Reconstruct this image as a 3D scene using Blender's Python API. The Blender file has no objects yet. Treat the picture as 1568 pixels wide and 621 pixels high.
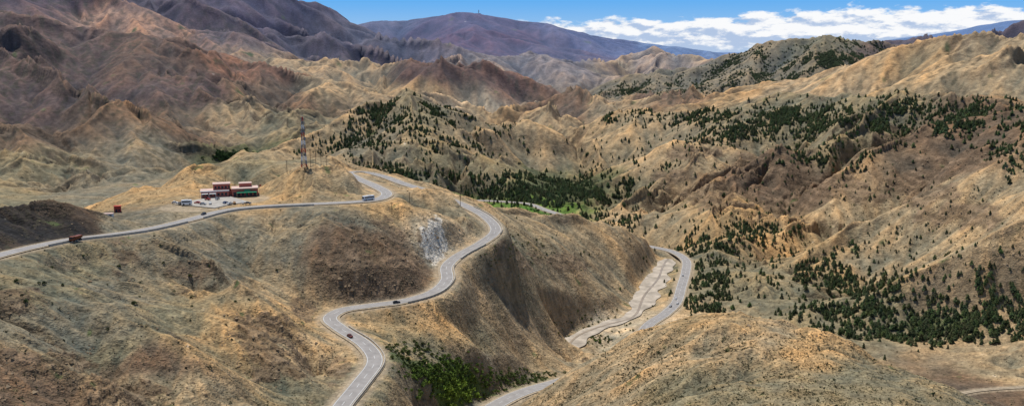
import bpy, math, time
import numpy as np
from mathutils import Vector, Matrix
T0=time.time()
rng=np.random.default_rng(7)
scene=bpy.context.scene
W,H,F=1568.,621.,1358.
VH=80.
PITCH=math.atan((H/2-VH)/F); CP,SP=math.cos(PITCH),math.sin(PITCH)
CZ=300.0
# ---- image pixels (u, v) -> bearing / slope -> world -------------------------
def ts(u,v):
    px=(u-W/2)/F; py=(H/2-v)/F
    x=px; y=CP+py*SP; z=-SP+py*CP
    return np.arctan2(x,y), z/np.hypot(x,y)
def uv(th,s):
    dep=CP*np.cos(th)-SP*s
    return W/2+F*np.sin(th)/dep, H/2-F*(SP*np.cos(th)+CP*s)/dep
def site(u,v,z=None,d=None):
    th,s=ts(u,v)
    if d is None: d=z/s
    return np.array([d*math.sin(th),d*math.cos(th),CZ+s*d])
# ---- noise ---------------------------------------------------------------
def hsh(ix,iy,seed):
    h=(ix.astype(np.int64)*374761393+iy.astype(np.int64)*668265263+seed*974634777)&0xffffffff
    h=((h^(h>>13))*1274126177)&0xffffffff
    h=((h^(h>>16))*2246822519)&0xffffffff
    return h^(h>>15)
def pn(x,y,seed=0):
    ix=np.floor(x);iy=np.floor(y);fx=(x-ix).astype(np.float32);fy=(y-iy).astype(np.float32)
    sx=fx*fx*fx*(fx*(fx*6-15)+10);sy=fy*fy*fy*(fy*(fy*6-15)+10)
    def g(ox,oy):
        a=hsh(ix+ox,iy+oy,seed).astype(np.float32)*(2*math.pi/4294967296.)
        return np.cos(a)*(fx-ox)+np.sin(a)*(fy-oy)
    a=g(0,0);b=g(1,0);c=g(0,1);d=g(1,1)
    return 1.4*((a+(b-a)*sx)*(1-sy)+(c+(d-c)*sx)*sy)
def eros(x,y,dx,dy,seed):
    ix=np.floor(x);iy=np.floor(y);fx=(x-ix).astype(np.float32);fy=(y-iy).astype(np.float32)
    va=np.zeros(fx.shape,np.float32);wt=va+1e-6
    for i in(-1,0,1):
        for j in(-1,0,1):
            h=hsh(ix+i,iy+j,seed)
            hx=(h&0xffff).astype(np.float32)/131072.+.25;hy=(h>>16).astype(np.float32)/131072.+.25
            ax=fx-i-hx;ay=fy-j-hy
            w=np.exp(-3*(ax*ax+ay*ay))
            va+=w*np.cos(6.2832*(ax*dx+ay*dy)+ (h&0xff).astype(np.float32)*0.008);wt=wt+w
    return va/wt
def sstep(x,a,b):
    t=np.clip((x-a)/(b-a),0,1);return t*t*(3-2*t)
def box(A,n,ax):
    h=n//2;A=np.moveaxis(A,ax,0);P=np.concatenate([np.repeat(A[:1],h+1,0),A,np.repeat(A[-1:],h,0)]);c=np.cumsum(P,0);r=(c[n:]-c[:-n])/n
    return np.moveaxis(r,0,ax)
def blur(A,n,it=2):
    for _ in range(it): A=box(box(A,n,0),n,1)
    return A
# ---- roads (image pixel u, v, estimated altitude) -----------------------------------
def catmull(P,step=2.5):
    P=np.array(P);Q=[2*P[0]-P[1]]+list(P)+[2*P[-1]-P[-2]];out=[]
    for i in range(1,len(Q)-2):
        a,b,c,d=Q[i-1],Q[i],Q[i+1],Q[i+2];n=max(2,int(np.linalg.norm(c-b)/step))
        for k in range(n):
            t=k/n
            out.append(.5*((2*b)+(-a+c)*t+(2*a-5*b+4*c-d)*t*t+(-a+3*b-3*c+d)*t**3))
    out.append(Q[-2]);return np.array(out)
RD={}
RD['mountain_road']=([(495,670,-152),(520,625,-151),(552,585,-150.5),(574,552,-150),(558,526,-149),(524,504,-148),(505,487,-147.5),(525,474,-146.5),(570,467,-146),(620,460,-145),(663,447,-143.5),(684,428,-142),(684,408,-140),(702,391,-138),(738,371,-134),(759,352,-130),(744,332,-127),(715,316,-124),(688,305,-122),(650,291,-118.5),(618,281,-116),(588,270,-113),(556,263,-110),(534,264,-107.5),(545,272,-106),(575,285,-105),(592,296,-104.5),(578,305,-104.2),(540,309,-104),(480,312,-104),(400,316,-104),(345,322,-104),(290,336,-103),(230,350,-102),(170,359,-100),(110,366,-97),(50,378,-95),(0,390,-93),(-80,412,-92),(-200,445,-90)],5.2)
RD['valley_road']=([(690,665,-188),(755,622,-193),(800,600,-200),(850,585,-208),(930,562,-224),(968,532,-233),(992,498,-236),(1018,480,-236),(1036,462,-235),(1043,440,-234),(1050,415,-233),(1050,398,-232),(1030,385,-232),(1000,378,-231),(965,372,-231),(930,362,-232)],6.0)
RD['village_road']=([(865,331,-238),(835,321,-238),(810,312,-239),(780,309,-239),(745,307,-239),(700,306,-240)],6.0)
RD['farm_track']=([(1440,612,-235),(1490,598,-235),(1568,592,-234),(1660,590,-233)],1.6)
RIVER=([(868,530,-240),(893,512,-239.6),(930,496,-239),(965,484,-239),(985,462,-238),(1000,432,-237),(1018,408,-236),(1024,396,-235)],
       [9,8,5,9,13,13,10,6])
roads={k:(catmull([site(u,v,z=z) for u,v,z in p]),hw) for k,(p,hw) in RD.items()}
river=catmull([site(u,v,z=z) for u,v,z in RIVER[0]])
PARK=[site(u,v,z=-104) for u,v in((296,315),(330,308),(365,304))]
# ---- control points of the relief ---------------------------------------
C=[]   # theta, ln d, s
def add(u,v,d=None,z=None):
    th,s=ts(u,v)
    if d is None:d=z/s
    C.append((th,math.log(d),s))
def ridge(pts,back,bv,dflt=None):
    pts=[(p[0],p[1],p[2] if len(p)>2 else dflt) for p in pts]
    for a,b in zip(pts[:-1],pts[1:]):
        n=max(1,int(abs(b[0]-a[0])/42+.5))
        for k in range(n):
            t=k/n;u=a[0]+(b[0]-a[0])*t;v=a[1]+(b[1]-a[1])*t;d=a[2]*(b[2]/a[2])**t
            add(u,v,d)
            if bv: add(u,v+bv,d*back)
    add(*pts[-1])
    if bv:add(pts[-1][0],pts[-1][1]+bv,pts[-1][2]*back)
ridge([(1180,92),(1310,76),(1370,58),(1450,55),(1500,38),(1568,27),(1700,20),(1850,40)],1.15,45,21000)
ridge([(440,60),(540,38),(600,32),(640,28),(690,21),(740,22),(790,31),(850,38),(900,50),(960,64),(1010,69),(1060,74),(1110,86),(1160,100)],1.15,60,12000)
ridge([(560,92),(640,70),(700,52),(740,48),(800,62),(860,78),(940,92)],1.08,8,9800)
ridge([(-300,-120),(-100,-80),(100,-50),(250,-30),(380,-8),(440,2),(490,18),(560,42),(640,64),(700,78),(780,88),(860,92),(930,100),(990,112)],1.15,40,6000)
ridge([(-100,-30),(50,-5),(160,18),(230,38),(330,50),(420,75),(480,92)],1.08,10,4700)
ridge([(300,15),(380,35),(450,62),(530,85),(600,100)],1.06,6,5300)
ridge([(-300,10,3300),(-100,15,3400),(0,25,3400),(60,40,3400),(100,52,3300),(200,60,3300),(260,72,3200),(330,88,3200),(400,102,3100),(450,108,3100),(520,125,3000),(600,142,3000),(660,150,2900)],1.14,26)
ridge([(20,60,3000),(80,100,2750),(150,150,2450),(230,190,2250),(290,225,2100)],1.05,9)
ridge([(300,95,3000),(340,130,2800),(390,160,2600),(450,185,2450)],1.05,9)
ridge([(-60,170,2300),(20,200,2100),(80,235,1900),(150,270,1700)],1.05,9)
ridge([(470,98),(520,95),(580,108),(620,120)],1.1,18,4100)
ridge([(600,125),(640,108),(680,101),(740,108),(790,128),(840,150)],1.12,25,3700)
ridge([(780,112),(850,120),(930,112),(1000,98),(1050,95),(1100,102),(1180,110)],1.12,16,6500)
ridge([(870,150),(930,128),(980,118),(1040,108),(1100,88),(1170,73),(1230,68),(1290,64),(1340,67),(1400,75),(1450,87)],1.14,32,4300)
ridge([(1380,80),(1420,68),(1470,66),(1510,70),(1540,60),(1568,50),(1650,35),(1850,40)],1.15,30,6500)
ridge([(1030,152,2900),(1080,160,2900),(1150,150,2800),(1220,138,2800),(1290,130,2700),(1330,112,2700),(1400,90,2700),(1460,70,2600),(1520,61,2600),(1568,58,2500),(1700,60,2400),(1850,70,2400)],1.14,24)
ridge([(1568,90,2200),(1500,108,2200),(1420,122,2250),(1340,140,2250)],1.06,8)
ridge([(740,178),(790,160),(840,148),(880,146),(930,160),(985,152),(1030,150),(1090,165)],1.1,20,3100)
ridge([(790,200),(820,186),(855,174),(900,192)],1.1,20,2500)
ridge([(900,205,2000),(930,188,2000),(990,178,2000),(1060,172,2000),(1130,160,2000),(1200,152,1950),(1240,149,1900),(1300,152,1850),(1360,148,1800),(1420,150,1800),(1480,155,1700),(1568,165,1650),(1700,150,1600),(1850,140,1500)],1.12,28)
ridge([(1270,218,1560),(1225,232,1500),(1175,236,1440),(1120,260,1390),(1065,296,1330),(1015,335,1260)],1.09,13)
ridge([(1600,215,1150),(1540,222,1170),(1480,236,1180),(1440,262,1150),(1380,308,1100),(1310,350,1050),(1240,388,1000),(1190,412,980)],1.10,20)
ridge([(1620,330,880),(1540,350,880),(1460,395,860),(1390,430,850),(1330,455,840)],1.08,12)
ridge([(1400,205,1500),(1340,225,1450),(1290,262,1360),(1260,300,1280),(1215,340,1170)],1.07,10)
ridge([(360,262,1750),(440,225,1800),(500,190,1850),(550,165,1900),(600,150,1900),(650,152,1900),(700,160,1900),(740,180,1900),(790,195,1950),(840,208,1950),(885,225,1950)],1.13,32)
ridge([(745,182,1850),(745,215,1700),(720,245,1560),(690,270,1450)],1.05,6)
ridge([(40,336,690),(100,330,700),(150,318,720),(220,290,750),(300,262,800),(360,250,820),(420,246,830),(500,240,840),(550,250,840),(600,268,830),(650,286,830),(700,300,840),(760,318,860),(830,334,880),(900,345,920),(960,360,960),(1000,380,990)],1.14,50)
ridge([(400,290),(440,272),(470,262),(500,261),(530,262)],1.06,6,690)
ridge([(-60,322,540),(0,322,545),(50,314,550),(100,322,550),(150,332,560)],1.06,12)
ridge([(760,665,420),(800,618,430),(850,588,430),(900,552,440),(960,520,450),(1030,491,460),(1080,478,460),(1120,476,460),(1200,490,455),(1260,510,450),(1330,545,440),(1400,575,430),(1480,605,425),(1560,640,420),(1700,700,400)],1.14,60)
# spurs on the near left flank
ridge([(250,365,520),(330,400,495),(400,455,460),(450,520,425),(475,570,410)],1.03,9)
ridge([(60,400,470),(150,440,430),(250,500,395),(340,560,370),(400,621,350)],1.03,9)
ridge([(-40,470,400),(60,520,370),(150,580,345),(210,640,325)],1.03,9)
for q in [(500,375,1150),(700,362,1150),(850,345,1250),(800,322,1320),(850,305,1450),(920,310,1480),(760,292,1460),(850,275,1680),(930,272,1720),(300,350,1150),(100,345,1200),(0,332,1300),(-150,340,1300),
 (100,285,1700),(0,250,1900),(370,243,2150),(450,190,2500),(450,150,2750),(-200,200,2300),
 (640,235,1560),(600,200,1720),(560,250,1480),(800,248,1720),(500,235,1600),(680,262,1480),(640,258,1470),
 (1150,372,1080),(1100,330,1200),(960,347,1250),(900,325,1400),(1000,300,1400),
 (1300,400,980),(1400,360,1020),(1568,300,1000),(1500,300,1040),(1300,190,1650),(1100,220,1700),(980,230,1800),(1568,240,1100),(1180,300,1300),(1060,250,1560),
 (1100,600,360),(1300,640,340),(900,650,380),(1150,540,400),(1000,570,400),(1100,120,4000),(1250,100,4000),(1280,160,2500),(1450,135,2100),(1560,120,2100),
 (300,70,4900),(560,88,5400),(700,97,5400),(100,20,4600),(900,85,10500),(500,60,5600),
 (800,400,700),(800,450,652),(800,500,612),(800,550,565),(770,590,490),(850,385,805),(850,440,742),(850,500,690),(850,540,650),(900,400,845),(900,450,790),(900,490,750),(950,400,900),(950,440,850),(950,470,808),
 (760,400,622),(760,450,596),(740,500,540),(740,540,512),(740,575,485),(727,415,597),(740,450,576),(710,450,562),(690,500,500),(690,540,475),(690,575,450),(690,621,425),(630,590,430),(640,500,485),(780,365,700)]:
    add(q[0],q[1],d=q[2])
for u,v,z in [(0,450,-98),(300,450,-126),(420,350,-112),(450,480,-142),(490,460,-144),(0,600,-113),(100,621,-124),
 (590,440,-137),(560,420,-130),(640,410,-137),(648,375,-127),(560,360,-114),(500,400,-125),(660,345,-119),(700,345,-125),(620,320,-108),(540,330,-107),(480,340,-108),(655,400,-136),
 (600,530,-156),
 (1500,590,-236),(1568,560,-234),(1400,540,-236),(1568,480,-215),(1400,490,-230),(1250,470,-230),(1150,430,-226),(1080,440,-232),(1100,480,-237),(1080,390,-226),
 (60,350,-93),(0,355,-90),(110,352,-96),(-100,365,-88),(200,335,-101),(-60,340,-85),(450,300,-100),(420,305,-104),(520,290,-100),(560,290,-103)]:
    add(u,v,z=z)
for th in np.radians([-62,-45,-30,-15,0,15,30,45,62]):
    for d,z in((25,-22),(60,-50),(120,-80),(210,-106)): C.append((th,math.log(d),z/d))
for th in(-1.08,1.08):
    for d,z in((330,-120),(600,-150),(1200,-150),(2500,-60),(5000,100),(12000,200),(28000,-200)): C.append((th,math.log(d),z/d))
for u in range(-200,1900,250): add(u,86,28000); add(u,100 if u<1200 else 96,17000)
for k,(P,hw) in roads.items():
    for p in P[::8]:
        x,y,z=p; d=math.hypot(x,y); C.append((math.atan2(x,y),math.log(d),(z-CZ)/d))
for p in river[::8]:
    x,y,z=p; d=math.hypot(x,y); C.append((math.atan2(x,y),math.log(d),(z-CZ)/d))
for p in PARK:
    x,y,z=p; d=math.hypot(x,y); C.append((math.atan2(x,y),math.log(d),(z-CZ)/d))
C=np.array(C)
keep=[]
for i in range(len(C)):
    if all((C[i,0]-C[j,0])**2+(C[i,1]-C[j,1])**2>.007**2 for j in keep): keep.append(i)
C=C[keep]; n=len(C); print('controls',n)
D=np.hypot(C[:,None,0]-C[None,:,0],C[:,None,1]-C[None,:,1])
A=np.zeros((n+3,n+3));A[:n,:n]=-np.sqrt(D*D+.012**2)+.003*np.eye(n);A[:n,n]=1;A[:n,n+1:]=C[:,:2];A[n,:n]=1;A[n+1:,:n]=C[:,:2].T
wts=np.linalg.solve(A,np.r_[C[:,2],0,0,0])
# ---- grid ------------------------------------------------------------------
TH=np.r_[np.linspace(-1.08,-.575,40,endpoint=False),np.linspace(-.575,.575,1120),np.linspace(.575,1.08,41)[1:]]
LR=np.log(np.r_[np.geomspace(25,285,60,endpoint=False),np.geomspace(285,3000,1150,endpoint=False),np.geomspace(3000,15000,520,endpoint=False),np.geomspace(15000,30000,90)])
R=np.exp(LR); nr,nc=len(LR),len(TH)
cr=np.unique(np.r_[np.arange(0,nr,4),nr-1]);cc=np.unique(np.r_[np.arange(0,nc,4),nc-1])
gt,gl=np.meshgrid(TH[cc],LR[cr]);S=np.zeros(gt.shape)
for i in range(0,gt.shape[0],10):
    t=gt[i:i+10].ravel();l=gl[i:i+10].ravel()
    S[i:i+10]=(-np.sqrt((t[:,None]-C[:,0])**2+(l[:,None]-C[:,1])**2+.012**2)@wts[:n]+wts[n]+wts[n+1]*t+wts[n+2]*l).reshape(-1,gt.shape[1])
def up(Z):
    t=np.array([np.interp(TH,TH[cc],Z[i]) for i in range(Z.shape[0])])
    i=np.clip(np.searchsorted(LR[cr],LR,side='right')-1,0,len(cr)-2);f=((LR-LR[cr][i])/(LR[cr][i+1]-LR[cr][i]))[:,None]
    return t[i]*(1-f)+t[i+1]*f
S=up(S)
Sb=blur(S,5,3);S[60:]=Sb[60:]; Z=(S*R[:,None]).astype(np.float64)
X=(R[:,None]*np.sin(TH)[None]);Y=(R[:,None]*np.cos(TH)[None])
print('base',time.time()-T0)
def near(P,rad,Dm,Zm):
    for p in P:
        d=math.hypot(p[0],p[1]);th=math.atan2(p[0],p[1])
        a0,a1=np.searchsorted(R,[d-rad,d+rad]);b0,b1=np.searchsorted(TH,[th-rad/d,th+rad/d])
        dd=np.hypot(X[a0:a1,b0:b1]-p[0],Y[a0:a1,b0:b1]-p[1]);m=dd<Dm[a0:a1,b0:b1]
        Dm[a0:a1,b0:b1][m]=dd[m];Zm[a0:a1,b0:b1][m]=p[2]-CZ
Dr=np.full(Z.shape,999.);Zr=np.zeros(Z.shape)
for k,(P,hw) in roads.items():
    Dk=np.full(Z.shape,999.);Zk=np.zeros(Z.shape);near(P,45,Dk,Zk);Dk-=hw
    m=Dk<Dr;Dr[m]=Dk[m];Zr[m]=Zk[m]
Dk=np.full(Z.shape,999.);Zk=np.zeros(Z.shape);near(catmull(PARK),60,Dk,Zk);Dk-=19;m=Dk<Dr;Dr[m]=Dk[m];Zr[m]=Zk[m]
Dv=np.full(Z.shape,999.);Zv=np.zeros(Z.shape);near(river,50,Dv,Zv);Dv-=11
# erosion
E=np.zeros(Z.shape,np.float32); k=0
calm=0.12+.88*sstep(Dr,2,28)*sstep(Dv,0,25)
for lam,amp in((1500,.055),(750,.06),(370,.06),(180,.056),(92,.052),(46,.048),(23,.043),(11.5,.038),(5.7,.032),(3.,.027)):
    k+=1
    hi=.13+.10*sstep(R,700,1400)
    w=sstep(lam/R,.0065,.012)*(1-sstep(lam/R,hi,hi*1.8))
    rows=np.where(w>0.01)[0]
    if len(rows)==0: continue
    a,b=max(rows[0]-6,0),min(rows[-1]+7,nr)
    z=Z[a:b];dr=np.gradient(z,R[a:b],axis=0);dt=np.gradient(z,TH,axis=1)/R[a:b,None]
    sn,cs=np.sin(TH)[None],np.cos(TH)[None]
    gx=blur(dr*sn+dt*cs,5,2);gy=blur(dr*cs-dt*sn,5,2);m=np.hypot(gx,gy)+1e-6
    f=np.minimum(1,m/.25)/(1+.5*np.maximum(m-.5,0))
    wx=X[a:b]+lam*.2*pn(X[a:b]/lam,Y[a:b]/lam,50+k);wy=Y[a:b]+lam*.2*pn(X[a:b]/lam,Y[a:b]/lam,70+k)
    q=np.minimum(1.,m/.12)
    e=eros(wx/lam,wy/lam,(-gy/m*q).astype(np.float32),(gx/m*q).astype(np.float32),k)
    e=np.where(e<0,-(np.abs(e)**.85),e)
    far=(1-.35*sstep(R[a:b],7000,9000)+.2*(1-sstep(R[a:b],600,1000)))[:,None]
    Z[a:b]+=lam*amp*w[a:b,None]*e*f*calm[a:b]*far
    E[a:b]+=(w[a:b,None]*e*f*(.6 if lam>100 else .5))
    Z[a:b]+=lam*.016*w[a:b,None]*pn(X[a:b]/lam*1.7,Y[a:b]/lam*1.7,90+k)*calm[a:b]*far
print('erosion',time.time()-T0)
UG,VG=uv(TH[None,:],Z/R[:,None])
def patch(u,v,ru,rv,d0,d1):
    m=np.exp(-((UG-u)/ru)**2-((VG-v)/rv)**2)
    return m*((R>d0)&(R<d1))[:,None]
TG,LG=np.broadcast_arrays(TH[None,:],LR[:,None])
def pk_(k,seed): return pn(TG*k+.21*LG*k,LG*k-.21*TG*k,seed)   # scale-free ground pattern
ROCK=np.zeros(Z.shape)
for u,v,ru,rv,d0,d1 in [(560,385,75,45,480,640),(620,420,45,35,480,640),(1185,255,70,22,1150,1650),(1270,290,70,22,1050,1500),(1480,245,60,16,1000,1500),(1390,210,60,18,1200,1700),(470,470,25,15,450,560),(525,575,22,28,350,460),(1060,235,40,12,1300,1900),(1030,270,30,10,1200,1700),(60,560,80,25,280,450),(190,600,70,18,280,420),(180,395,30,25,430,560),(420,560,60,25,330,520),(780,400,50,20,600,800),(1100,300,60,20,1100,1500),(1400,290,80,25,1000,1500),(400,510,60,25,350,560),(1200,300,30,30,1100,1500),(1470,330,60,20,850,1100),(300,410,40,14,430,560),(30,460,50,18,330,500),(870,400,40,12,650,850),(662,362,22,26,560,690)]:
    ROCK=np.maximum(ROCK,patch(u,v,ru,rv,d0,d1))
ROCK*=sstep(Dr,1,8)
nz=pk_(27,300)+.6*pk_(60,301)+.35*pk_(120,302)
sc=np.where(R<900,1.,1.8)[:,None]
st=(Z+.22*X+.1*Y)/(3.2*sc)+nz*1.6; led=(np.floor(st)+sstep(st-np.floor(st),.2,.6)-st)*3.2*sc*.6
rk=sstep(ROCK*(1+.8*nz)+.13*nz,.27,.55)
Z+=rk*(led+1.1*sc*nz)
# road bench + river bed
t=sstep(Dr,1.2,17);Z=np.where(Dr<18,(Zr-.45)*(1-t)+Z*t,Z)
t=sstep(Dv,-3,16);Z=np.where(Dv<17,(Zv-.8)*(1-t)+Z*t,Z)
# ---- colours ---------------------------------------------------------------
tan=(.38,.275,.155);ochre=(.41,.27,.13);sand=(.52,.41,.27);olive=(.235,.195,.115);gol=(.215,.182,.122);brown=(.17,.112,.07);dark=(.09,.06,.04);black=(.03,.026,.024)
mauve=(.12,.082,.07);rust=(.20,.11,.07);purple=(.085,.058,.10);bluef=(.08,.15,.30);greenh=(.12,.125,.06);greenf=(.10,.17,.03);ridgeg=(.215,.175,.105)  # purple and bluef: rock tone with distance haze mixed into the colour
CC=[(60,450,430,olive),(200,420,440,gol),(150,540,370,olive),(50,600,330,brown),(350,480,470,ochre),(450,540,440,tan),(330,400,500,gol),(440,370,540,gol),(560,380,560,brown),(620,420,530,brown),(440,600,400,olive),(250,600,350,tan),(400,430,490,tan),(120,400,470,olive),(280,470,420,olive),(220,560,370,brown),(100,500,390,gol),(360,540,400,ochre),(420,500,440,ochre),(500,340,580,gol),
(430,288,670,ochre),(500,280,690,tan),(300,275,800,ochre),(200,300,740,ochre),(380,255,830,olive),(560,265,820,tan),(40,340,530,black),(100,340,540,black),(0,340,530,black),(150,340,560,dark),(200,335,560,gol),(250,340,560,gol),  # black: shade on the left roadside bank, painted into the ground colour
(655,365,610,sand),(700,335,680,tan),(640,330,650,tan),(600,320,620,ochre),
(700,500,530,olive),(800,410,700,olive),(850,440,740,tan),(950,400,890,tan),(650,540,480,olive),(900,350,900,tan),(800,520,600,tan),(870,500,700,tan),(730,440,590,tan),(740,560,490,gol),(980,440,800,tan),(950,490,750,sand),(660,500,500,ochre),(690,470,540,tan),(780,460,640,olive),(900,440,790,tan),
(1000,560,400,tan),(1150,520,430,tan),(1300,580,380,olive),(900,600,400,tan),(1110,480,455,ochre),(1250,540,420,ochre),(1050,600,370,olive),
(1450,450,860,tan),(1550,550,700,tan),(1300,470,850,olive),(1500,600,660,brown),(1100,430,950,olive),
(1100,320,1200,ochre),(1300,320,1200,tan),(1500,300,1100,tan),(1180,270,1350,brown),(1300,200,1600,olive),(1000,250,1700,tan),(1450,200,1500,brown),(1300,165,1800,olive),(1200,360,1100,ochre),(1000,330,1300,tan),(1400,380,980,tan),(1470,250,1200,brown),
(640,190,1800,olive),(800,230,1800,tan),(560,220,1700,gol),(740,200,1800,tan),(700,260,1500,olive),(850,290,1600,greenh),(800,322,1330,greenf),(500,220,1800,tan),
(100,80,3200,mauve),(300,130,2800,mauve),(200,200,2400,brown),(60,260,1900,olive),(50,160,2600,mauve),(250,240,2100,gol),(450,150,2800,brown),(420,180,2500,olive),(370,185,2500,tan),(0,310,1500,olive),(130,300,1650,gol),(350,100,3100,rust),(500,130,2900,tan),(370,242,2150,greenh),(300,210,2300,brown),(150,140,2800,mauve),(250,100,3000,(.13,.085,.06)),(30,220,2200,brown),
(250,20,5000,(.085,.06,.072)),(100,10,5000,(.08,.057,.068)),(500,70,5500,(.11,.09,.11)),(600,80,6000,(.13,.115,.14)),(850,97,6000,(.18,.165,.17)),(180,48,4600,(.38,.23,.15)),(230,58,4600,(.30,.19,.13)),(400,30,5800,(.09,.07,.10)),(350,60,5000,(.11,.085,.09)),
(520,105,4100,tan),(680,120,3700,(.14,.08,.055)),(760,125,3650,(.16,.095,.07)),(620,135,3500,ochre),(730,155,3300,sand),(800,140,4500,tan),
(850,125,6500,tan),(1000,102,6500,(.32,.25,.19)),(930,120,6500,tan),(1100,105,6500,tan),
(850,165,3000,brown),(940,165,3000,tan),(850,185,2500,tan),(1020,160,3000,brown),(780,175,3100,ochre),
(1000,125,4300,ridgeg),(1150,90,4300,ridgeg),(1280,75,4300,(.17,.15,.085)),(1380,80,4300,brown),
(1450,60,6500,(.085,.06,.055)),(1560,45,6500,(.08,.055,.055)),
(1100,160,2900,ochre),(1250,145,2750,tan),(1400,110,2600,ochre),(1500,80,2500,tan),(1560,100,2400,tan),(1350,130,2600,tan),
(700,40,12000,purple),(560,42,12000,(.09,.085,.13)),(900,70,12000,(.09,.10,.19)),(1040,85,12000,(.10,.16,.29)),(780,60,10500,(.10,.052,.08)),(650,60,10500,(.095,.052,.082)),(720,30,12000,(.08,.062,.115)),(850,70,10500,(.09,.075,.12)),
(1400,70,21000,bluef),(1550,50,21000,bluef),(1200,90,20000,(.18,.26,.42)),(800,90,20000,bluef),(100,90,20000,bluef)]  # far ranges above include bluish haze in their colours
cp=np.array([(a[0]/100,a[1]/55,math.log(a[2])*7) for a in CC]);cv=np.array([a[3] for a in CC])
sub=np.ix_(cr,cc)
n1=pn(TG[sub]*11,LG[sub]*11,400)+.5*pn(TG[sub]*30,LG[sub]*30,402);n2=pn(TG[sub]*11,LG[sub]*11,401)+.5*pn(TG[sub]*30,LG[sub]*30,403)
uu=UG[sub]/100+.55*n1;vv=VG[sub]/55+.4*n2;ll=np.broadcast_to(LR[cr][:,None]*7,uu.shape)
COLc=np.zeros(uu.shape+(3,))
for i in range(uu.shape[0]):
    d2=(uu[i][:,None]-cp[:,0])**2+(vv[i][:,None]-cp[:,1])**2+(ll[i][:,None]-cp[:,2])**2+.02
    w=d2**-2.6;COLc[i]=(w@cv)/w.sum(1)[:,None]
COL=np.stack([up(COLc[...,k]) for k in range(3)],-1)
del COLc
m1=pk_(11,500);m2=pk_(34,501);m3=pk_(95,502);m4=pk_(240,503)
dr=np.gradient(Z,R,axis=0);dt=np.gradient(Z,TH,axis=1)/R[:,None];SL=np.hypot(dr,dt)
COL*=(1+.26*m1+.26*m2+.27*m3+.3*m4)[...,None]
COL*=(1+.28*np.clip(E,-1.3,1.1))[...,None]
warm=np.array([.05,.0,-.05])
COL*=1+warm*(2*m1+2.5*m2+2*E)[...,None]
rocky=np.clip(sstep(SL,.8,1.3)*.55+rk*.8,0,1)*sstep(Dr,-1,2)
rc=np.array([.165,.112,.07])*(1+.5*nz)[...,None]*(1+.4*np.sin(st*3.1))[...,None]
fr=sstep(R,2300,3500)[:,None,None]
rc=rc*(1-fr)+COL*.8*fr
COL=COL*(1-rocky[...,None]*.8)+rc*rocky[...,None]*.8
pb=patch(664,362,18,26,560,690)*1.3;pb=sstep(pb+.4*m3+.2*m4,.35,.6)[...,None];COL=COL*(1-pb)+np.array([.62,.55,.45])*(1+.35*m4)[...,None]*pb
for (u,v,ru,rv,d0,d1,c) in [(690,575,60,26,400,640,(.09,.13,.035)),(800,585,60,12,480,680,(.12,.15,.05)),(800,322,40,9,1200,1450,(.08,.17,.025)),(620,560,35,12,420,560,(.12,.14,.06)),(850,290,90,14,1350,1800,(.07,.085,.035)),(370,240,35,8,1900,2500,(.05,.10,.03)),(1440,500,100,20,650,900,(.12,.13,.06))]:
    g=sstep(patch(u,v,ru,rv,d0,d1)+.45*m2+.3*m3,.35,.75)[...,None];COL=COL*(1-g)+np.array(c)*(1+.3*m4)[...,None]*g
vg=((1-sstep(Dr,1.0,5.0))*(Dr<6))[...,None]*.75;COL=COL*(1-vg)+np.array([.38,.30,.205])*(1+.2*m4)[...,None]*vg
spk=pk_(150,600)
far=sstep(R,1300,2200)*(1-sstep(R,4500,6500));sm=sstep(spk+.5*m1,.18,.45)*far[:,None]*.5
COL=COL*(1-sm[...,None])+np.array([.06,.058,.032])*sm[...,None]
nsp=sstep(pk_(210,603)+.5*m2,.28,.5)*((1-sstep(R,700,1400))[:,None])*.35*sstep(Dr,2,5)
COL=COL*(1-nsp[...,None])+np.array([.08,.07,.04])*nsp[...,None]
spk2=sstep(pk_(90,601)+.6*m2,.1,.45)*(sstep(R,4000,5000)*(1-sstep(R,8000,9000)))[:,None]*.45
COL=COL*(1-spk2[...,None])+np.array([.04,.035,.038])*spk2[...,None]
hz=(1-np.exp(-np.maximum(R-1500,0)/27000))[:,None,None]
COL=COL*(1-hz)+np.array([.15,.22,.38])*hz  # distance haze painted into the vertex colour, bluer with range
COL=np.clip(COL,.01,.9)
print('colour',time.time()-T0)
# ---- mesh helpers ------------------------------------------------------------
def mesh_np(name,V,Fa,mat,col=None,smooth=False,link=True):
    me=bpy.data.meshes.new(name);V=np.asarray(V,np.float32);Fa=np.asarray(Fa,np.int32);nf,k=Fa.shape
    me.vertices.add(len(V));me.vertices.foreach_set('co',V.ravel())
    me.loops.add(nf*k);me.loops.foreach_set('vertex_index',Fa.ravel())
    me.polygons.add(nf);me.polygons.foreach_set('loop_start',np.arange(nf,dtype=np.int32)*k)
    me.update(calc_edges=True)
    me.polygons.foreach_set('use_smooth',np.full(nf,smooth))
    if col is not None:
        a=me.color_attributes.new('Col','FLOAT_COLOR','POINT');c=np.ones((len(V),4),np.float32);c[:,:3]=col;a.data.foreach_set('color',c.ravel())
    me.materials.append(mat);me.update()
    ob=bpy.data.objects.new(name,me)
    if link: scene.collection.objects.link(ob)
    return ob
def new_mat(name):
    m=bpy.data.materials.new(name);m.use_nodes=True;nt=m.node_tree;b=nt.nodes['Principled BSDF'];b.inputs['Specular IOR Level'].default_value=.15;b.inputs['Roughness'].default_value=.95
    return m,nt,b
def nd(nt,t,**kw):
    x=nt.nodes.new(t)
    for a,v in kw.items(): setattr(x,a,v)
    return x
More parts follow.
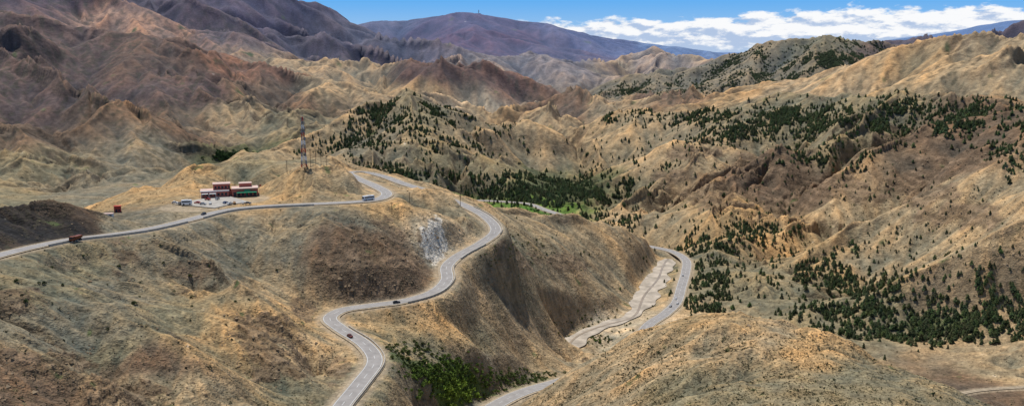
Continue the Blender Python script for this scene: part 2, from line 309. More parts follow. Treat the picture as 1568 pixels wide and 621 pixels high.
def mat_attr(name,scales,bump,var=.35,det=4):
    m,nt,b=new_mat(name);L=nt.links
    at=nd(nt,'ShaderNodeAttribute');at.attribute_name='Col';g=nd(nt,'ShaderNodeNewGeometry')
    prev=at.outputs['Color']
    for sc_ in scales:
        no=nd(nt,'ShaderNodeTexNoise');no.inputs['Scale'].default_value=sc_;no.inputs['Detail'].default_value=det;no.inputs['Roughness'].default_value=.75;L.new(g.outputs['Position'],no.inputs['Vector'])
        mr=nd(nt,'ShaderNodeMapRange');mr.inputs[1].default_value=.3;mr.inputs[2].default_value=.7;mr.inputs[3].default_value=1-var;mr.inputs[4].default_value=1+var;L.new(no.outputs['Fac'],mr.inputs[0])
        mx=nd(nt,'ShaderNodeVectorMath',operation='SCALE');L.new(prev,mx.inputs[0]);L.new(mr.outputs[0],mx.inputs['Scale']);prev=mx.outputs[0]
        if bump:
            bu=nd(nt,'ShaderNodeBump');bu.inputs['Strength'].default_value=bump;bu.inputs['Distance'].default_value=.9/sc_;L.new(no.outputs['Fac'],bu.inputs['Height'])
            if b.inputs['Normal'].is_linked: L.new(b.inputs['Normal'].links[0].from_socket,bu.inputs['Normal'])
            L.new(bu.outputs[0],b.inputs['Normal'])
    L.new(prev,b.inputs['Base Color']);return m
def mat_plain(name,c,var=.15,scale=2.,rough=.9,metal=0.):
    m,nt,b=new_mat(name);L=nt.links;g=nd(nt,'ShaderNodeNewGeometry');no=nd(nt,'ShaderNodeTexNoise');no.inputs['Scale'].default_value=scale;no.inputs['Detail'].default_value=5;L.new(g.outputs['Position'],no.inputs['Vector'])
    r=nd(nt,'ShaderNodeValToRGB');r.color_ramp.elements[0].position=.3;r.color_ramp.elements[1].position=.7
    r.color_ramp.elements[0].color=tuple(x*(1-var) for x in c)+(1,);r.color_ramp.elements[1].color=tuple(min(1,x*(1+var)) for x in c)+(1,)
    L.new(no.outputs['Fac'],r.inputs[0]);L.new(r.outputs[0],b.inputs['Base Color']);b.inputs['Roughness'].default_value=rough;b.inputs['Metallic'].default_value=metal;return m
M_terr=mat_attr('hill_earth',(.10,.7),.5,.28)
idx=np.arange(nr*nc).reshape(nr,nc)
Fq=np.stack([idx[:-1,:-1],idx[:-1,1:],idx[1:,1:],idx[1:,:-1]],-1).reshape(-1,4)
V=np.stack([X,Y,Z+CZ],-1).reshape(-1,3)
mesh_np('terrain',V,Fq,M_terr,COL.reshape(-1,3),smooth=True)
print('terrain',time.time()-T0)
def ground(x,y):
    x=np.asarray(x,float);y=np.asarray(y,float)
    th=np.arctan2(x,y);l=np.log(np.hypot(x,y))
    i=np.clip(np.searchsorted(LR,l)-1,0,nr-2);j=np.clip(np.searchsorted(TH,th)-1,0,nc-2)
    a=np.clip((l-LR[i])/(LR[i+1]-LR[i]),0,1);b=np.clip((th-TH[j])/(TH[j+1]-TH[j]),0,1)
    return CZ+(Z[i,j]*(1-b)+Z[i,j+1]*b)*(1-a)+(Z[i+1,j]*(1-b)+Z[i+1,j+1]*b)*a
# ---- roads -----------------------------------------------------------------
M_asph=mat_plain('worn_asphalt',(.30,.28,.265),.14,.25)
M_line=mat_plain('road_paint',(.62,.62,.6),.1)
M_shld=mat_plain('gravel_shoulder',(.36,.29,.205),.25,.5)
M_conc=mat_plain('concrete_wall',(.42,.38,.32),.2,.5)
def tang(P):
    t=np.gradient(P[:,:2],axis=0);t/=np.linalg.norm(t,axis=1)[:,None]+1e-9;return np.c_[-t[:,1],t[:,0]]
def strip(name,P,o0,o1,dz,mat,sel=None):
    N=tang(P);A_=P.copy();B=P.copy();A_[:,:2]+=N*np.asarray(o0).reshape(-1,1);B[:,:2]+=N*np.asarray(o1).reshape(-1,1);A_[:,2]+=dz;B[:,2]+=dz
    V=np.stack([A_,B],1).reshape(-1,3);n=len(P);i=np.arange(n-1)
    if sel is not None:i=i[sel[:-1]]
    return mesh_np(name,V,np.stack([2*i,2*i+1,2*i+3,2*i+2],-1)[:,::-1],mat)
def par(o,p): o.parent=p
for k,(P,hw) in roads.items():
    P=catmull(P[::3],2.0)
    r=strip(k,P,-(hw-1.2),hw-1.2,.1,M_asph if k!='farm_track' else M_shld)
    par(strip('shoulder',P,-(hw+.3),hw+.3,0,M_shld),r)
    if k!='farm_track':
        par(strip('edge_line_1',P,hw-1.75,hw-1.5,.16,M_line),r);par(strip('edge_line_2',P,-(hw-1.5),-(hw-1.75),.16,M_line),r)
        par(strip('centre_line',P,-.12,.12,.16,M_line,sel=(np.arange(len(P))%5<2)),r)
def wall(name,P,off,h,t,mat):
    N=tang(P);n=len(P);a=P.copy();a[:,:2]+=N*off;b=P.copy();b[:,:2]+=N*(off+t)
    a[:,2]-=.8;b[:,2]-=.8;c=b.copy();d=a.copy();c[:,2]+=h+.8;d[:,2]+=h+.8
    V=np.stack([a,b,c,d],1).reshape(-1,3);i=np.arange(n-1)*4;Fs=[]
    for p,q in((0,1),(1,2),(2,3),(3,0)):Fs.append(np.stack([i+p,i+q,i+q+4,i+p+4],-1))
    return mesh_np(name,V,np.concatenate(Fs),mat)
Pm=catmull(roads['mountain_road'][0][::3],2.0)
ks=[int(np.argmin(np.linalg.norm(Pm-site(u,v,z=z),axis=1))) for u,v,z in((520,625,-151),(520,500,-148),(620,460,-145),(684,405,-140),(740,371,-134),(715,316,-124),(480,312,-104),(300,334,-103),(60,376,-95))]
for a,b,s_ in((ks[0],ks[1],-1),(ks[2],ks[3],-1),(ks[3]+6,ks[4],-1),(ks[4]+8,ks[5],-1)):
    wall('roadside_wall',Pm[a:b],s_*5.1,.8,.45,M_conc)
for a,b in((ks[6],ks[7]),(ks[7]+6,ks[8])): wall('roadside_wall',Pm[a:b],5.0,.8,.45,M_conc)
wr=np.interp(np.linspace(0,1,len(river)),np.linspace(0,1,8),RIVER[1])
wr=wr*(1+.35*np.sin(np.arange(len(river))*.35)*np.sin(np.arange(len(river))*.13+1))
M_riv=mat_plain('river_gravel',(.42,.36,.29),.3,.12)
strip('dry_river_bed',river,-wr,wr*1.1,.0,M_riv)
M_wat=mat_plain('muddy_stream',(.30,.24,.18),.2,.1,.4)
rr=river.copy();rr[:,:2]+=tang(river)*(2.5*np.sin(np.arange(len(river))*.12))[:,None]
strip('stream',rr,-1.1,1.1,.12,M_wat)
M_park=mat_plain('car_park_gravel',(.38,.35,.31),.2,.4)
strip('car_park',catmull(PARK,1.5),-19,17,.03,M_park)
# ---- scatter -----------------------------------------------------------------
def scatter(name,tmpls,P,scl,mat,colf):
    VV=[];FF=[];CCo=[];off=0
    ch=rng.integers(0,len(tmpls),len(P))
    for k,(tv,tf,tc) in enumerate(tmpls):
        m=np.where(ch==k)[0]
        if len(m)==0:continue
        a=rng.uniform(0,6.283,len(m));c,s=np.cos(a),np.sin(a);q=scl[m]
        x=(tv[None,:,0]*c[:,None]-tv[None,:,1]*s[:,None])*q[:,0:1];y=(tv[None,:,0]*s[:,None]+tv[None,:,1]*c[:,None])*q[:,0:1];z=tv[None,:,2]*q[:,1:2]
        v=np.stack([x,y,z],-1)+P[m][:,None,:];VV.append(v.reshape(-1,3))
        FF.append((tf[None]+(off+np.arange(len(m))*len(tv))[:,None,None]).reshape(-1,3));off+=len(m)*len(tv)
        CCo.append((colf(m)[:,None,:]*tc[None]).reshape(-1,3))
    return mesh_np(name,np.concatenate(VV),np.concatenate(FF),mat,np.concatenate(CCo))
def pine_t(seed,tiers=6,k=9,wide=.27):
    r=np.random.default_rng(seed);V=[];Fc=[];Cc=[]
    for i in range(5):
        a=i*1.2566;V+=[(.025*math.cos(a),.025*math.sin(a),-.05),(.008*math.cos(a),.008*math.sin(a),.9)];Cc+=[(1.6,1.0,.8)]*2
    for i in range(5):
        j=(i+1)%5;Fc+=[(2*i,2*j,2*j+1),(2*i,2*j+1,2*i+1)]
    for t in range(tiers):
        h=.10+.8*t/tiers;rad=wide*(1-(t/tiers))**.6+.03
        for i in range(k):
            a=6.283*(i+r.uniform(-.3,.3))/k+t;L=rad*r.uniform(.55,1.25);dz=r.uniform(-.04,.06);b=len(V);hw=.32
            V+=[(0,0,h+.17),(L*math.cos(a-hw),L*math.sin(a-hw),h+dz-.02),(L*1.15*math.cos(a),L*1.15*math.sin(a),h+dz+.03),(L*math.cos(a+hw),L*math.sin(a+hw),h+dz-.03),(.2*L*math.cos(a),.2*L*math.sin(a),h-.04)]
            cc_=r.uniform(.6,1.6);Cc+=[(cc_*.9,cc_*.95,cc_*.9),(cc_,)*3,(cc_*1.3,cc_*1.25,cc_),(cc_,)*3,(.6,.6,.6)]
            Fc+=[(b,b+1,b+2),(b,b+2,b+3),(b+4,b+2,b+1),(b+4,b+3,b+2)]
    return np.array(V),np.array(Fc),np.array(Cc)
def bush_t(seed,n=16,leaf=.5):
    r=np.random.default_rng(seed);V=[];Fc=[];Cc=[]
    for i in range(n):
        a=r.uniform(0,6.283);el=r.uniform(0.05,1.45);rad=r.uniform(.45,.95)
        p=np.array([rad*math.cos(a)*math.cos(el),rad*math.sin(a)*math.cos(el),.15+rad*math.sin(el)*.85]);b=len(V);c=r.uniform(.55,1.5)
        for q in range(4): V.append(tuple(p+r.normal(0,leaf*.55,3)));Cc.append((c,c,c*.9))
        Fc+=[(b,b+1,b+2),(b,b+2,b+3),(b,b+3,b+1),(b+1,b+3,b+2)]
    return np.array(V),np.array(Fc),np.array(Cc)
M_fol=mat_attr('foliage',(3.,),0,.25,2)
M_shr=mat_attr('dry_scrub',(3.,),0,.25,2)
UG,VG=uv(TH[None,:],Z/R[:,None])
dV=np.zeros(Z.shape);dV[:-1]=np.maximum(VG[:-1]-VG[1:],0);dV=np.minimum(dV,3)
vis=VG<=np.minimum.accumulate(VG,axis=0)+6
base=dV*vis*(Dr>2.5)*(Dv>-2)
inb=(UG>-160)&(UG<1730)&(VG>-30)&(VG<720)
base*=inb
clump=.12+sstep(.7*m1+.8*m2+.5*m3-.25*E,-.2,.5)
def pick(w,N):
    p=w.ravel();c=np.cumsum(p)
    i=np.searchsorted(c,rng.uniform(0,c[-1],N));i=np.minimum(i,p.size-1)
    r_,c_=np.unravel_index(i,w.shape)
    l=LR[r_]+rng.uniform(-.5,.5,N)*np.gradient(LR)[r_];t=TH[c_]+rng.uniform(-.5,.5,N)*np.gradient(TH)[c_]
    x=np.exp(l)*np.sin(t);y=np.exp(l)*np.cos(t);return np.stack([x,y,ground(x,y)-.1],-1)
FOR=[(645,176,65,18,1450,2000,860),(545,222,42,16,1450,2000,320),(700,272,75,8,1300,1900,260),(620,262,60,9,1300,1800,140),(725,215,70,25,1450,2000,160),
(850,292,95,17,1350,1950,2400),(775,290,45,10,1350,1800,360),(1180,182,130,16,1400,2200,1350),(1330,178,130,18,1400,2200,1500),(1480,180,110,24,1300,2000,750),(1100,208,80,15,1300,2100,340),(1010,180,80,8,1500,2300,400),(1270,235,60,20,1200,1800,260),(1550,230,40,30,1000,1700,150),
(1085,395,32,42,850,1300,420),(1125,372,35,20,900,1300,240),(1250,430,70,42,700,1200,380),(1400,455,120,40,600,1100,520),(1450,490,110,22,600,1000,900),(1350,505,60,18,600,900,330),(1085,465,30,20,700,1000,140),(1160,350,60,12,900,1300,150),
(1300,350,280,110,800,1700,520),(930,332,80,16,1000,1600,180),(680,210,150,60,1350,2000,200),(1560,460,60,40,600,1000,160),(1000,240,90,40,1300,1900,120)]
PP=[];SS=[]
for u,v,ru,rv,d0,d1,N in FOR:
    big=ru>200
    w=base*patch(u,v,ru,rv,d0,d1)*(clump**1.3 if not big else 1)
    if w.sum()<=0:print('empty',u,v);continue
    p=pick(w,N);PP.append(p);h=rng.uniform(2.4,6.2,N)*(.65 if big else 1)*(1+.3*(np.hypot(p[:,0],p[:,1])>1250));SS.append(np.c_[h*rng.uniform(.8,1.35,N),h])
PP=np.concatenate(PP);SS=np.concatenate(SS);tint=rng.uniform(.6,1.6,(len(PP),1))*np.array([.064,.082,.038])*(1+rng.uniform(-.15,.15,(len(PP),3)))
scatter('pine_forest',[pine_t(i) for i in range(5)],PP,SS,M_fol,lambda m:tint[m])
PP=[];SS=[]
for u,v,ru,rv,d0,d1,N in [(1150,100,100,18,3300,4800,1000),(1290,85,110,18,3300,4800,1700),(965,138,60,9,3300,4800,500),(1230,118,90,12,3300,4800,450),(1050,128,70,10,3200,4600,500)]:
    w=base*patch(u,v,ru,rv,d0,d1)*clump**1.5
    if w.sum()<=0:print('empty',u,v);continue
    p=pick(w,N);PP.append(p);h=rng.uniform(4.5,8,N);SS.append(np.c_[h*1.6,h])
PP=np.concatenate(PP);SS=np.concatenate(SS);tint=rng.uniform(.8,1.3,(len(PP),1))*np.array([.055,.075,.042])
scatter('distant_pine_forest',[pine_t(i,4,6,.34) for i in range(3)],PP,SS,M_fol,lambda m:tint[m])
PP=[];SS=[];TT=[]
for u,v,ru,rv,d0,d1,N,sz,c in [(695,580,42,22,400,640,420,1.4,(.11,.165,.035)),(700,600,22,18,400,640,110,1.9,(.19,.27,.045)),(650,565,40,10,400,640,120,1.1,(.07,.1,.03)),(800,580,50,9,460,700,160,1.2,(.09,.12,.04)),(370,241,28,5,1900,2500,160,5,(.04,.075,.025)),(800,322,35,6,1200,1450,50,2.5,(.06,.1,.03)),(910,520,25,6,600,800,30,1.2,(.08,.12,.03)),(620,540,30,12,400,560,60,1.3,(.08,.1,.03)),(940,500,60,20,650,900,60,1.2,(.07,.09,.03)),(800,385,60,20,600,800,60,1.1,(.08,.1,.035)),(200,430,200,60,350,600,30,1.3,(.05,.065,.025))]:
    w=base*patch(u,v,ru,rv,d0,d1)
    if w.sum()<=0:print('empty',u,v);continue
    p=pick(w,N);PP.append(p);h=sz*rng.uniform(.6,1.35,N);SS.append(np.c_[h,h*1.05]);TT.append(np.array(c)[None]*rng.uniform(.7,1.35,(N,1)))
PP=np.concatenate(PP);SS=np.concatenate(SS);TT=np.concatenate(TT)
scatter('green_shrubs',[bush_t(i,34,.34) for i in range(4)],PP,SS,M_fol,lambda m:TT[m])
dens=np.ones(Z.shape)*.5
dens+=patch(1150,570,420,110,250,520)*2.0+patch(1300,330,350,160,700,1800)*1.6+patch(760,440,180,120,450,950)*.8-patch(250,450,260,120,250,620)*.35+patch(650,230,300,80,1200,2000)*1.2
dens=np.maximum(dens,.09)*(.25+clump)*(1-.6*rk)*(R<2300)[:,None]*(Dr>3.5)
N=80000;P=pick(base*dens,N);r0=np.hypot(P[:,0],P[:,1]);sz=np.exp(rng.normal(-.98,.45,N))*(.75+.65*sstep(r0,400,1700));sz=np.clip(sz,.2,1.6)
TT=rng.uniform(.6,1.4,(N,1))*np.where(rng.uniform(size=(N,1))<.4,np.array([[.055,.066,.03]]),np.array([[.095,.082,.048]]))
scatter('dry_scrub',[bush_t(10+i,5,.6) for i in range(5)],P,np.c_[sz,sz*.8],M_shr,lambda m:TT[m])
N=14000;w=base*(.12+ROCK*2)*(R<1800)[:,None];P=pick(w,N);sz=np.exp(rng.normal(-1.1,.5,N))*(.6+np.hypot(P[:,0],P[:,1])/1000)
def rock_t(seed):
    r=np.random.default_rng(seed);v=np.array([(1,0,0),(-1,0,0),(0,1,0),(0,-1,0),(0,0,1),(0,0,-1)],float)*r.uniform(.5,1.2,(6,3));f=np.array([(0,2,4),(2,1,4),(1,3,4),(3,0,4),(2,0,5),(1,2,5),(3,1,5),(0,3,5)]);return v,f,np.ones((6,3))
TT=rng.uniform(.6,1.3,(N,1))*np.array([[.26,.19,.12]])
scatter('loose_rocks',[rock_t(i) for i in range(4)],P,np.c_[sz,sz*.7],M_shr,lambda m:TT[m])
print('scatter',time.time()-T0)
# ---- built things --------------------------------------------------------------
MATS={}
def PM(name,c,**k):
    if name not in MATS: MATS[name]=mat_plain(name,c,**k)
    return MATS[name]
RED=PM('red_plaster',(.46,.14,.10));ROOF=PM('roof_screed',(.60,.44,.38));GLS=PM('window_glass',(.03,.04,.05),rough=.15);WHT=PM('white_paint',(.75,.75,.73),var=.05);GRN=PM('green_awning',(.04,.30,.16));RUB=PM('tyre_rubber',(.02,.02,.02));DKM=PM('dark_metal',(.06,.06,.065),rough=.5);TRED=PM('tower_red',(.42,.07,.05));GALV=PM('galvanised_steel',(.22,.22,.22),rough=.5);WOOD=PM('pole_wood',(.10,.075,.05));SKIN=PM('terracotta',(.42,.2,.12))
class B:
    def __init__(s):s.v=[];s.f=[]
    def box(s,x0,x1,y0,y1,z0,z1,tx=0,ty=0):
        b=len(s.v);s.v+=[(x0,y0,z0),(x1,y0,z0),(x1,y1,z0),(x0,y1,z0),(x0+tx,y0+ty,z1),(x1-tx,y0+ty,z1),(x1-tx,y1-ty,z1),(x0+tx,y1-ty,z1)]
        s.f+=[(b,b+3,b+2,b+1),(b+4,b+5,b+6,b+7),(b,b+1,b+5,b+4),(b+1,b+2,b+6,b+5),(b+2,b+3,b+7,b+6),(b+3,b,b+4,b+7)];return s
    def beam(s,p,q,w):
        p=Vector(p);q=Vector(q);d=(q-p).normalized();a=d.orthogonal().normalized();c=d.cross(a);b=len(s.v)
        for o in(p,q):
            for i,j in((-1,-1),(1,-1),(1,1),(-1,1)):s.v.append(tuple(o+a*i*w/2+c*j*w/2))
        s.f+=[(b,b+3,b+2,b+1),(b+4,b+5,b+6,b+7)]+[(b+i,b+(i+1)%4,b+4+(i+1)%4,b+4+i) for i in range(4)];return s
    def cyl(s,c,r,ax,h,n=12):
        b=len(s.v);c=Vector(c)
        for e in(-h/2,h/2):
            for i in range(n):
                a=6.2832*i/n;o=[0,0,0];o[ax]=e;o[(ax+1)%3]=r*math.cos(a);o[(ax+2)%3]=r*math.sin(a);s.v.append(tuple(c+Vector(o)))
        s.f+=[tuple(range(b+n-1,b-1,-1)),tuple(range(b+n,b+2*n))]+[(b+i,b+(i+1)%n,b+n+(i+1)%n,b+n+i) for i in range(n)];return s
    def prof(s,pts,y0,y1,ins=None):
        b=len(s.v);n=len(pts)
        for y,sg in((y0,1),(y1,-1)):
            for i,(x,z) in enumerate(pts): s.v.append((x,y+sg*(ins[i] if ins else 0),z))
        s.f+=[tuple(range(b,b+n)),tuple(range(b+2*n-1,b+n-1,-1))]+[(b+(i+1)%n,b+i,b+n+i,b+n+(i+1)%n) for i in range(n)];return s
    def obj(s,name,mat,parent=None,bev=0):
        me=bpy.data.meshes.new(name);me.from_pydata(s.v,[],s.f);me.materials.append(mat);me.update();o=bpy.data.objects.new(name,me);scene.collection.objects.link(o)
        if bev:
            m=o.modifiers.new('b','BEVEL');m.width=bev;m.segments=2
        if parent:o.parent=parent
        return o
def empty(name,loc,rz=0):
    e=bpy.data.objects.new(name,None);scene.collection.objects.link(e);e.location=loc;e.rotation_euler=(0,0,rz);return e
def car(loc,rz,col,name='car'):
    e=empty(name,loc,rz);p=PM('car_paint_%d%d%d'%tuple(int(c*99) for c in col),col,var=.03,rough=.3)
    B().prof([(-2.15,.35),(2.15,.35),(2.2,.6),(2.1,.85),(1.1,1.0),(-1.9,1.05),(-2.15,.9)],-.88,.88,[0,0,.08,.06,.0,.0,.06]).obj('body',p,e,.05)
    B().prof([(.95,.98),(.3,1.42),(-1.2,1.45),(-1.85,1.02)],-.82,.82,[0,.14,.14,0]).obj('windows',GLS,e)
    B().prof([(.25,1.44),(.2,1.5),(-1.15,1.52),(-1.25,1.45)],-.7,.7).obj('roof',p,e)
    w=B()
    for x in(-1.35,1.35):
        for y in(-.82,.82):w.cyl((x,y,.33),.33,1,.22)
    w.obj('wheels',RUB,e);return e
def bus(loc,rz,col,L=11.5,name='coach_bus'):
    e=empty(name,loc,rz);p=PM('bus_paint_%d%d%d'%tuple(int(c*99) for c in col),col,var=.03,rough=.3)
    h=L/2;B().prof([(-h,.4),(h,.4),(h,1.6),(h-.25,3.1),(h-.6,3.3),(-h+.2,3.3),(-h,3.0)],-1.25,1.25).obj('body',p,e,.08)
    B().box(-h+.5,h-.9,-1.27,1.27,1.8,2.6).box(h-.35,h+.02,-1.1,1.1,1.45,2.8).obj('windows',GLS,e)
    B().box(-1.5,1.2,-.8,.8,3.3,3.55,.1,.1).obj('roof_unit',WHT,e)
    w=B()
    for x in(-h*.55,h*.6):
        for y in(-1.1,1.1):w.cyl((x,y,.5),.5,1,.35)
    w.obj('wheels',RUB,e);return e
def truck(loc,rz,col,name='dump_truck'):
    e=empty(name,loc,rz);p=PM('truck_paint',col,var=.05,rough=.4)
    B().prof([(1.7,.7),(3.6,.7),(3.65,1.6),(3.4,2.8),(1.8,2.9)],-1.2,1.2).obj('cab',p,e,.08)
    B().box(2.2,3.0,-1.22,1.22,1.7,2.5).box(3.4,3.62,-1.05,1.05,1.7,2.5).obj('windows',GLS,e)
    B().prof([(-3.6,1.3),(1.5,1.1),(1.5,2.6),(-3.8,2.6)],-1.25,1.25).obj('tipper_body',p,e,.04)
    B().box(-3.5,3.4,-.5,.5,.7,1.1).obj('chassis',DKM,e)
    w=B()
    for x in(-2.6,-1.4,2.6):
        for y in(-1.05,1.05):w.cyl((x,y,.5),.5,1,.4)
    w.obj('wheels',RUB,e);return e
def on_road(key,u,v,z,off,col,kind=car,rev=False,**k):
    P=roads[key][0];i=int(np.argmin(np.linalg.norm(P-site(u,v,z=z),axis=1)));i=min(max(i,2),len(P)-3);t=P[i+2]-P[i-2];rz=math.atan2(t[1],t[0])+(math.pi if rev else 0)
    nrm=np.array([-t[1],t[0]])/np.hypot(t[0],t[1]);p=P[i].copy();p[:2]+=nrm*off;p[2]+=.12
    return kind(p,rz,col,**k)
on_road('mountain_road',605,460,-145,-2,(.03,.035,.045));on_road('mountain_road',546,516,-149,2,(.16,.05,.04),rev=True)
on_road('valley_road',1047,422,-233,2,(.7,.7,.7));on_road('valley_road',1032,464,-235,-2,(.7,.7,.7));on_road('valley_road',1038,458,-235,2,(.7,.7,.72),rev=True);on_road('valley_road',1029,470,-235.5,2,(.3,.3,.32))
on_road('mountain_road',562,306,-104.1,-2,(.66,.66,.66),kind=bus,L=9);on_road('mountain_road',98,368,-96.5,6.8,(.22,.07,.03),kind=truck)
on_road('mountain_road',320,330,-104,-2,(.05,.05,.06))
bp=site(353,299,z=-104);yaw=math.radians(18)
R0=empty('roadside_restaurant',bp,yaw);R0.scale=(1.08,1.1,1.15)
w=B();w.box(-19,-1,-4,6,0,3.8).box(-11,0,-1,7,3.8,7.6).box(1,18,-5,6,0,4.6).box(6,14,1,6.5,4.6,7.2).box(-1,1,-2,6,0,3.4)
w.obj('walls',RED,R0)
w=B();w.box(-19.3,-.8,-4.3,6.3,3.8,4.15).box(-11.3,.3,-1.3,7.3,7.6,7.95).box(.8,18.3,-5.3,6.3,4.6,5.0).box(5.7,14.3,.7,6.8,7.2,7.5);w.obj('flat_roofs',ROOF,R0)
w=B()
for x in np.arange(-18,-2,2.4):w.box(x,x+1.4,-4.06,-3.9,.9,2.5)
for x in np.arange(-10,-1,2.2):w.box(x,x+1.2,-1.06,-.9,4.9,6.4)
for x in np.arange(2,17,2.6):w.box(x,x+1.7,-5.06,-4.9,.2,2.6)
w.obj('windows',GLS,R0)
w=B()
for x in(-18.5,-13.5):w.box(x,x+4.2,-7.2,-4.1,2.5,2.62)
for x in(-18.4,-13.8,-9.4):w.beam((x,-7.1,0),(x,-7.1,2.5),.15)
w.box(-19.35,-.7,-4.45,-4.31,3.5,4.1);w.obj('white_awning',WHT,R0)
w=B();w.prof([(4,2.5),(17,2.5),(17,2.65),(4,2.65)],-8.5,-5.1)
for x in(4.2,10.5,16.8):w.beam((x,-8.4,0),(x,-8.4,2.5),.15)
w.box(9,13,-5.5,-5.35,3.0,4.0);w.obj('green_awning',GRN,R0)
w=B();
for x in(18.8,-19.8):w.beam((x,-6,0),(x,-6,7),.12)
w.obj('flag_poles',GALV,R0)
w=B();w.box(18.86,20.3,-6.03,-5.97,5.9,6.9);w.obj('flag',TRED,R0)
import random;random.seed(5)
cols=[(.72,.72,.72),(.05,.05,.06),(.5,.06,.04),(.3,.31,.33),(.7,.7,.68),(.08,.12,.25),(.75,.75,.75),(.55,.25,.05)]
for i,(u,v) in enumerate([(268,311),(276,312),(302,311),(311,313),(322,312),(345,311),(352,312),(359,311),(372,311),(380,312),(318,306),(333,305)]):
    p=site(u,v,z=-103.8);car(p,random.choice([.2,1.3,1.5,1.8,0,2.9])+random.uniform(-.1,.1),cols[i%8],name='parked_car')
bus(site(286,313,z=-103.8),.3,(.75,.75,.75),7,'minibus')
def hut(u,v,z,w_,l_,h,wall_m,roof_m,name,rz=0):
    p=site(u,v,z=z);p[2]=float(ground(p[0],p[1]))-.2;e=empty(name,p,rz)
    B().box(-w_/2,w_/2,-l_/2,l_/2,0,h).obj('walls',wall_m,e);B().box(-w_/2-.25,w_/2+.25,-l_/2-.25,l_/2+.25,h,h+.25,.0,.0).obj('roof',roof_m,e)
    B().box(-w_*.3,w_*.0,-l_/2-.05,-l_/2+.1,0.2,min(2.2,h*.8)).box(w_*.15,w_*.4,-l_/2-.05,-l_/2+.1,1,min(2,h*.75)).obj('openings',GLS,e)
    return e
hut(180,319,-101.5,4,3.5,4,TRED,TRED,'red_kiosk',.3);hut(165,324,-100.8,6,3,2.4,WHT,ROOF,'white_cabin',.2);hut(140,327,-100,4,3,2.4,WHT,GALV,'white_cabin',.1);hut(152,325,-100.4,2.5,2,2.2,SKIN,ROOF,'small_shed',.1)
hut(455,262,-92,3.2,3,2.6,WHT,ROOF,'equipment_hut',.3)
p=site(466,263,d=690);p[2]=float(ground(p[0],p[1]))-.3
e=empty('telecom_tower',p,.4);Ht=39;nb=13
def hw_(z):return 1.5*(1-z/Ht)+.4
for i in range(nb):
    z0=Ht*i/nb;z1=Ht*(i+1)/nb;a,b=hw_(z0),hw_(z1);m=B();cs=((-1,-1),(1,-1),(1,1),(-1,1))
    for j in range(4):
        c=cs[j];d=cs[(j+1)%4]
        m.beam((c[0]*a,c[1]*a,z0),(c[0]*b,c[1]*b,z1),.36);m.beam((c[0]*a,c[1]*a,z0),(d[0]*b,d[1]*b,z1),.16);m.beam((d[0]*a,d[1]*a,z0),(c[0]*b,c[1]*b,z1),.16);m.beam((c[0]*b,c[1]*b,z1),(d[0]*b,d[1]*b,z1),.16)
    m.obj('lattice_section',TRED if i%4==0 else (WHT if i%4==2 else GALV),e)
m=B()
for z in(26,30,33.5,36.5):
    for a in(0,2.1,4.2):
        x,y=math.cos(a)*1.4,math.sin(a)*1.4;m.box(x-.2,x+.2,y-.2,y+.2,z,z+2)
m.cyl((1.1,-.9,23),.9,1,.5).cyl((-1.1,-.9,28),.7,1,.5);m.beam((0,0,Ht),(0,0,Ht+3),.18);m.obj('antennas',GALV,e)
def pole(u,v,d=None,z=None,h=9,name='utility_pole'):
    p=site(u,v,z=z,d=d);p[2]=float(ground(p[0],p[1]))-.3;e=empty(name,p,.5)
    m=B();m.box(-.17,.17,-.17,.17,0,h,.06,.06);m.obj('pole',WOOD,e);m=B();m.box(-1.1,1.1,-.07,.07,h-.7,h-.5);m.box(-.8,.8,-.07,.07,h-1.5,h-1.35);m.obj('cross_arms',WOOD,e)
for u,v,h in((476,262,17),(484,261,15),(492,261,13),(500,262,13),(440,274,10),(520,264,9)):pole(u,v,d=695,h=h)
for u,v,z in((627,300,-104),(600,318,-106),(705,322,-122),(705,300,-120),(668,297,-117),(775,315,-120),(360,285,-100),(345,272,-100)):pole(u,v,z=z,h=9)
p=site(733,22,d=12000);p[2]=float(ground(p[0],p[1]));e=empty('summit_radio_mast',p);m=B();
m.box(-25,25,-15,15,0,12);m.obj('station_block',GALV,e);m=B();m.beam((0,0,12),(0,0,55),5);m.beam((-8,0,38),(8,0,38),4);m.obj('mast',GALV,e)
# ---- light, sky -----------------------------------------------------------------
az,el=math.radians(-32),math.radians(66)
sd=Vector((math.sin(az)*math.cos(el),math.cos(az)*math.cos(el),math.sin(el)))
L=bpy.data.lights.new('sun','SUN');L.energy=4.5;L.angle=math.radians(.5);L.color=(1,.965,.90);lo=bpy.data.objects.new('sun',L);scene.collection.objects.link(lo);lo.rotation_euler=sd.to_track_quat('Z','Y').to_euler()
w=bpy.data.worlds.new('World');scene.world=w;w.use_nodes=True;nt=w.node_tree;nt.nodes.clear();LK=nt.links
def M(op,a,b=None,c=None):
    x=nt.nodes.new('ShaderNodeMath');x.operation=op
    for i,q in enumerate((a,b,c)):
        if q is None:continue
        if isinstance(q,(int,float)):x.inputs[i].default_value=q
        else:LK.new(q,x.inputs[i])
    return x.outputs[0]
def MRn(v,a,b,c=0,d=1):
    x=nt.nodes.new('ShaderNodeMapRange');x.interpolation_type='SMOOTHSTEP';LK.new(v,x.inputs[0])
    for i,q in enumerate((a,b,c,d)):x.inputs[i+1].default_value=q
    return x.outputs[0]
def MX(f,a,b):
    x=nt.nodes.new('ShaderNodeMix');x.data_type='RGBA'
    if isinstance(f,float):x.inputs[0].default_value=f
    else:LK.new(f,x.inputs[0])
    for i,q in((6,a),(7,b)):
        if isinstance(q,tuple):x.inputs[i].default_value=q+(1,)
        else:LK.new(q,x.inputs[i])
    return x.outputs[2]
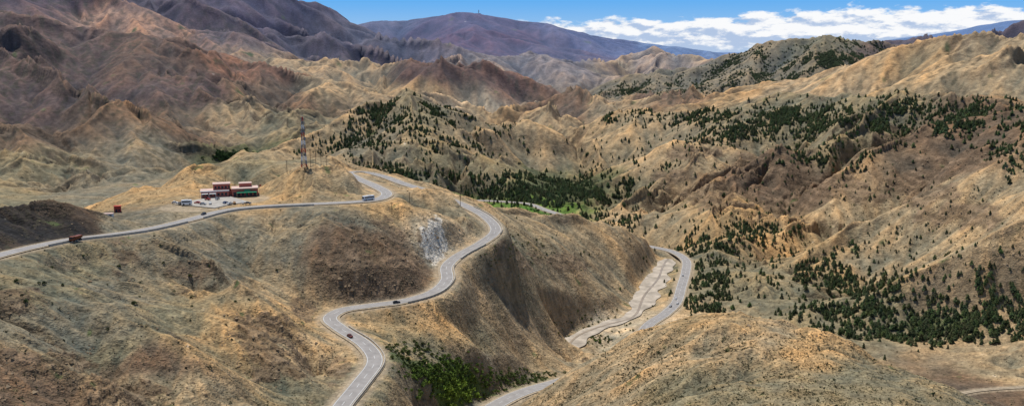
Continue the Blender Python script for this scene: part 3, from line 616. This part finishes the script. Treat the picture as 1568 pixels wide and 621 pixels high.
sky=nt.nodes.new('ShaderNodeTexSky');sky.sky_type='NISHITA';sky.sun_disc=False;sky.sun_elevation=el;sky.sun_rotation=az;sky.altitude=2000;sky.air_density=1;sky.dust_density=.6;sky.ozone_density=2
tc=nt.nodes.new('ShaderNodeTexCoord');sx=nt.nodes.new('ShaderNodeSeparateXYZ');LK.new(tc.outputs['Generated'],sx.inputs[0])
hor=M('SQRT',M('ADD',M('MULTIPLY',sx.outputs[0],sx.outputs[0]),M('MULTIPLY',sx.outputs[1],sx.outputs[1])))
elv=M('DIVIDE',sx.outputs[2],hor);azi=M('ARCTAN2',sx.outputs[0],sx.outputs[1])
blue=MX(MRn(elv,.0,.07),(4.0,6.4,9.4),(.8,4.4,10.0))
low=MRn(elv,.15,.5,.92,0)
c0=MX(low,sky.outputs[0],blue)
cb=nt.nodes.new('ShaderNodeCombineXYZ');LK.new(M('MULTIPLY',azi,10),cb.inputs[0]);LK.new(M('MULTIPLY',elv,26),cb.inputs[1])
def NZ(scale,det,vec,ro=.6):
    x=nt.nodes.new('ShaderNodeTexNoise');x.inputs['Scale'].default_value=scale;x.inputs['Detail'].default_value=det;x.inputs['Roughness'].default_value=ro;LK.new(vec,x.inputs['Vector']);return x.outputs['Fac']
na=NZ(3.2,9,cb.outputs[0],.58);nb_=NZ(.9,3,cb.outputs[0])
top=M('ADD',.035,M('MULTIPLY',M('SUBTRACT',nb_,.5),.024))
rise=MRn(azi,.02,.45,-.002,.009);top=M('ADD',top,rise)
top=M('ADD',top,M('MULTIPLY',M('SUBTRACT',na,.5),.038))
cloud=MRn(M('SUBTRACT',top,elv),-.0015,.0045)
bot=M('ADD',-.004,M('MULTIPLY',M('SUBTRACT',na,.5),.03))
cloud=M('MULTIPLY',cloud,MRn(M('SUBTRACT',elv,bot),-.006,.014,.55,1))
cloud=M('MULTIPLY',cloud,MRn(azi,-.02,.06))
cb2=nt.nodes.new('ShaderNodeCombineXYZ');LK.new(M('ADD',M('MULTIPLY',azi,10),.05),cb2.inputs[0]);LK.new(M('ADD',M('MULTIPLY',elv,26),.13),cb2.inputs[1])
na2=NZ(3.2,9,cb2.outputs[0],.58)
shade=M('ADD',MRn(elv,.006,.036),M('MULTIPLY',M('SUBTRACT',na,na2),5.5))
cc_=MX(MRn(shade,-.1,1.0),(5.0,6.3,8.6),(10.6,10.7,10.9))
fin=MX(cloud,c0,cc_)
bg=nt.nodes.new('ShaderNodeBackground');LK.new(fin,bg.inputs[0]);bg.inputs[1].default_value=.09
ou=nt.nodes.new('ShaderNodeOutputWorld');LK.new(bg.outputs[0],ou.inputs[0])
# ---- camera --------------------------------------------------------------------
c=bpy.data.cameras.new('camera');c.sensor_width=36;c.lens=36*F/W;c.clip_start=1;c.clip_end=80000
co=bpy.data.objects.new('camera',c);scene.collection.objects.link(co);co.location=(0,0,CZ);co.rotation_euler=(math.pi/2-PITCH,0,0);scene.camera=co
scene.view_settings.view_transform='Standard';scene.view_settings.look='None';scene.view_settings.exposure=0
print('done',time.time()-T0)
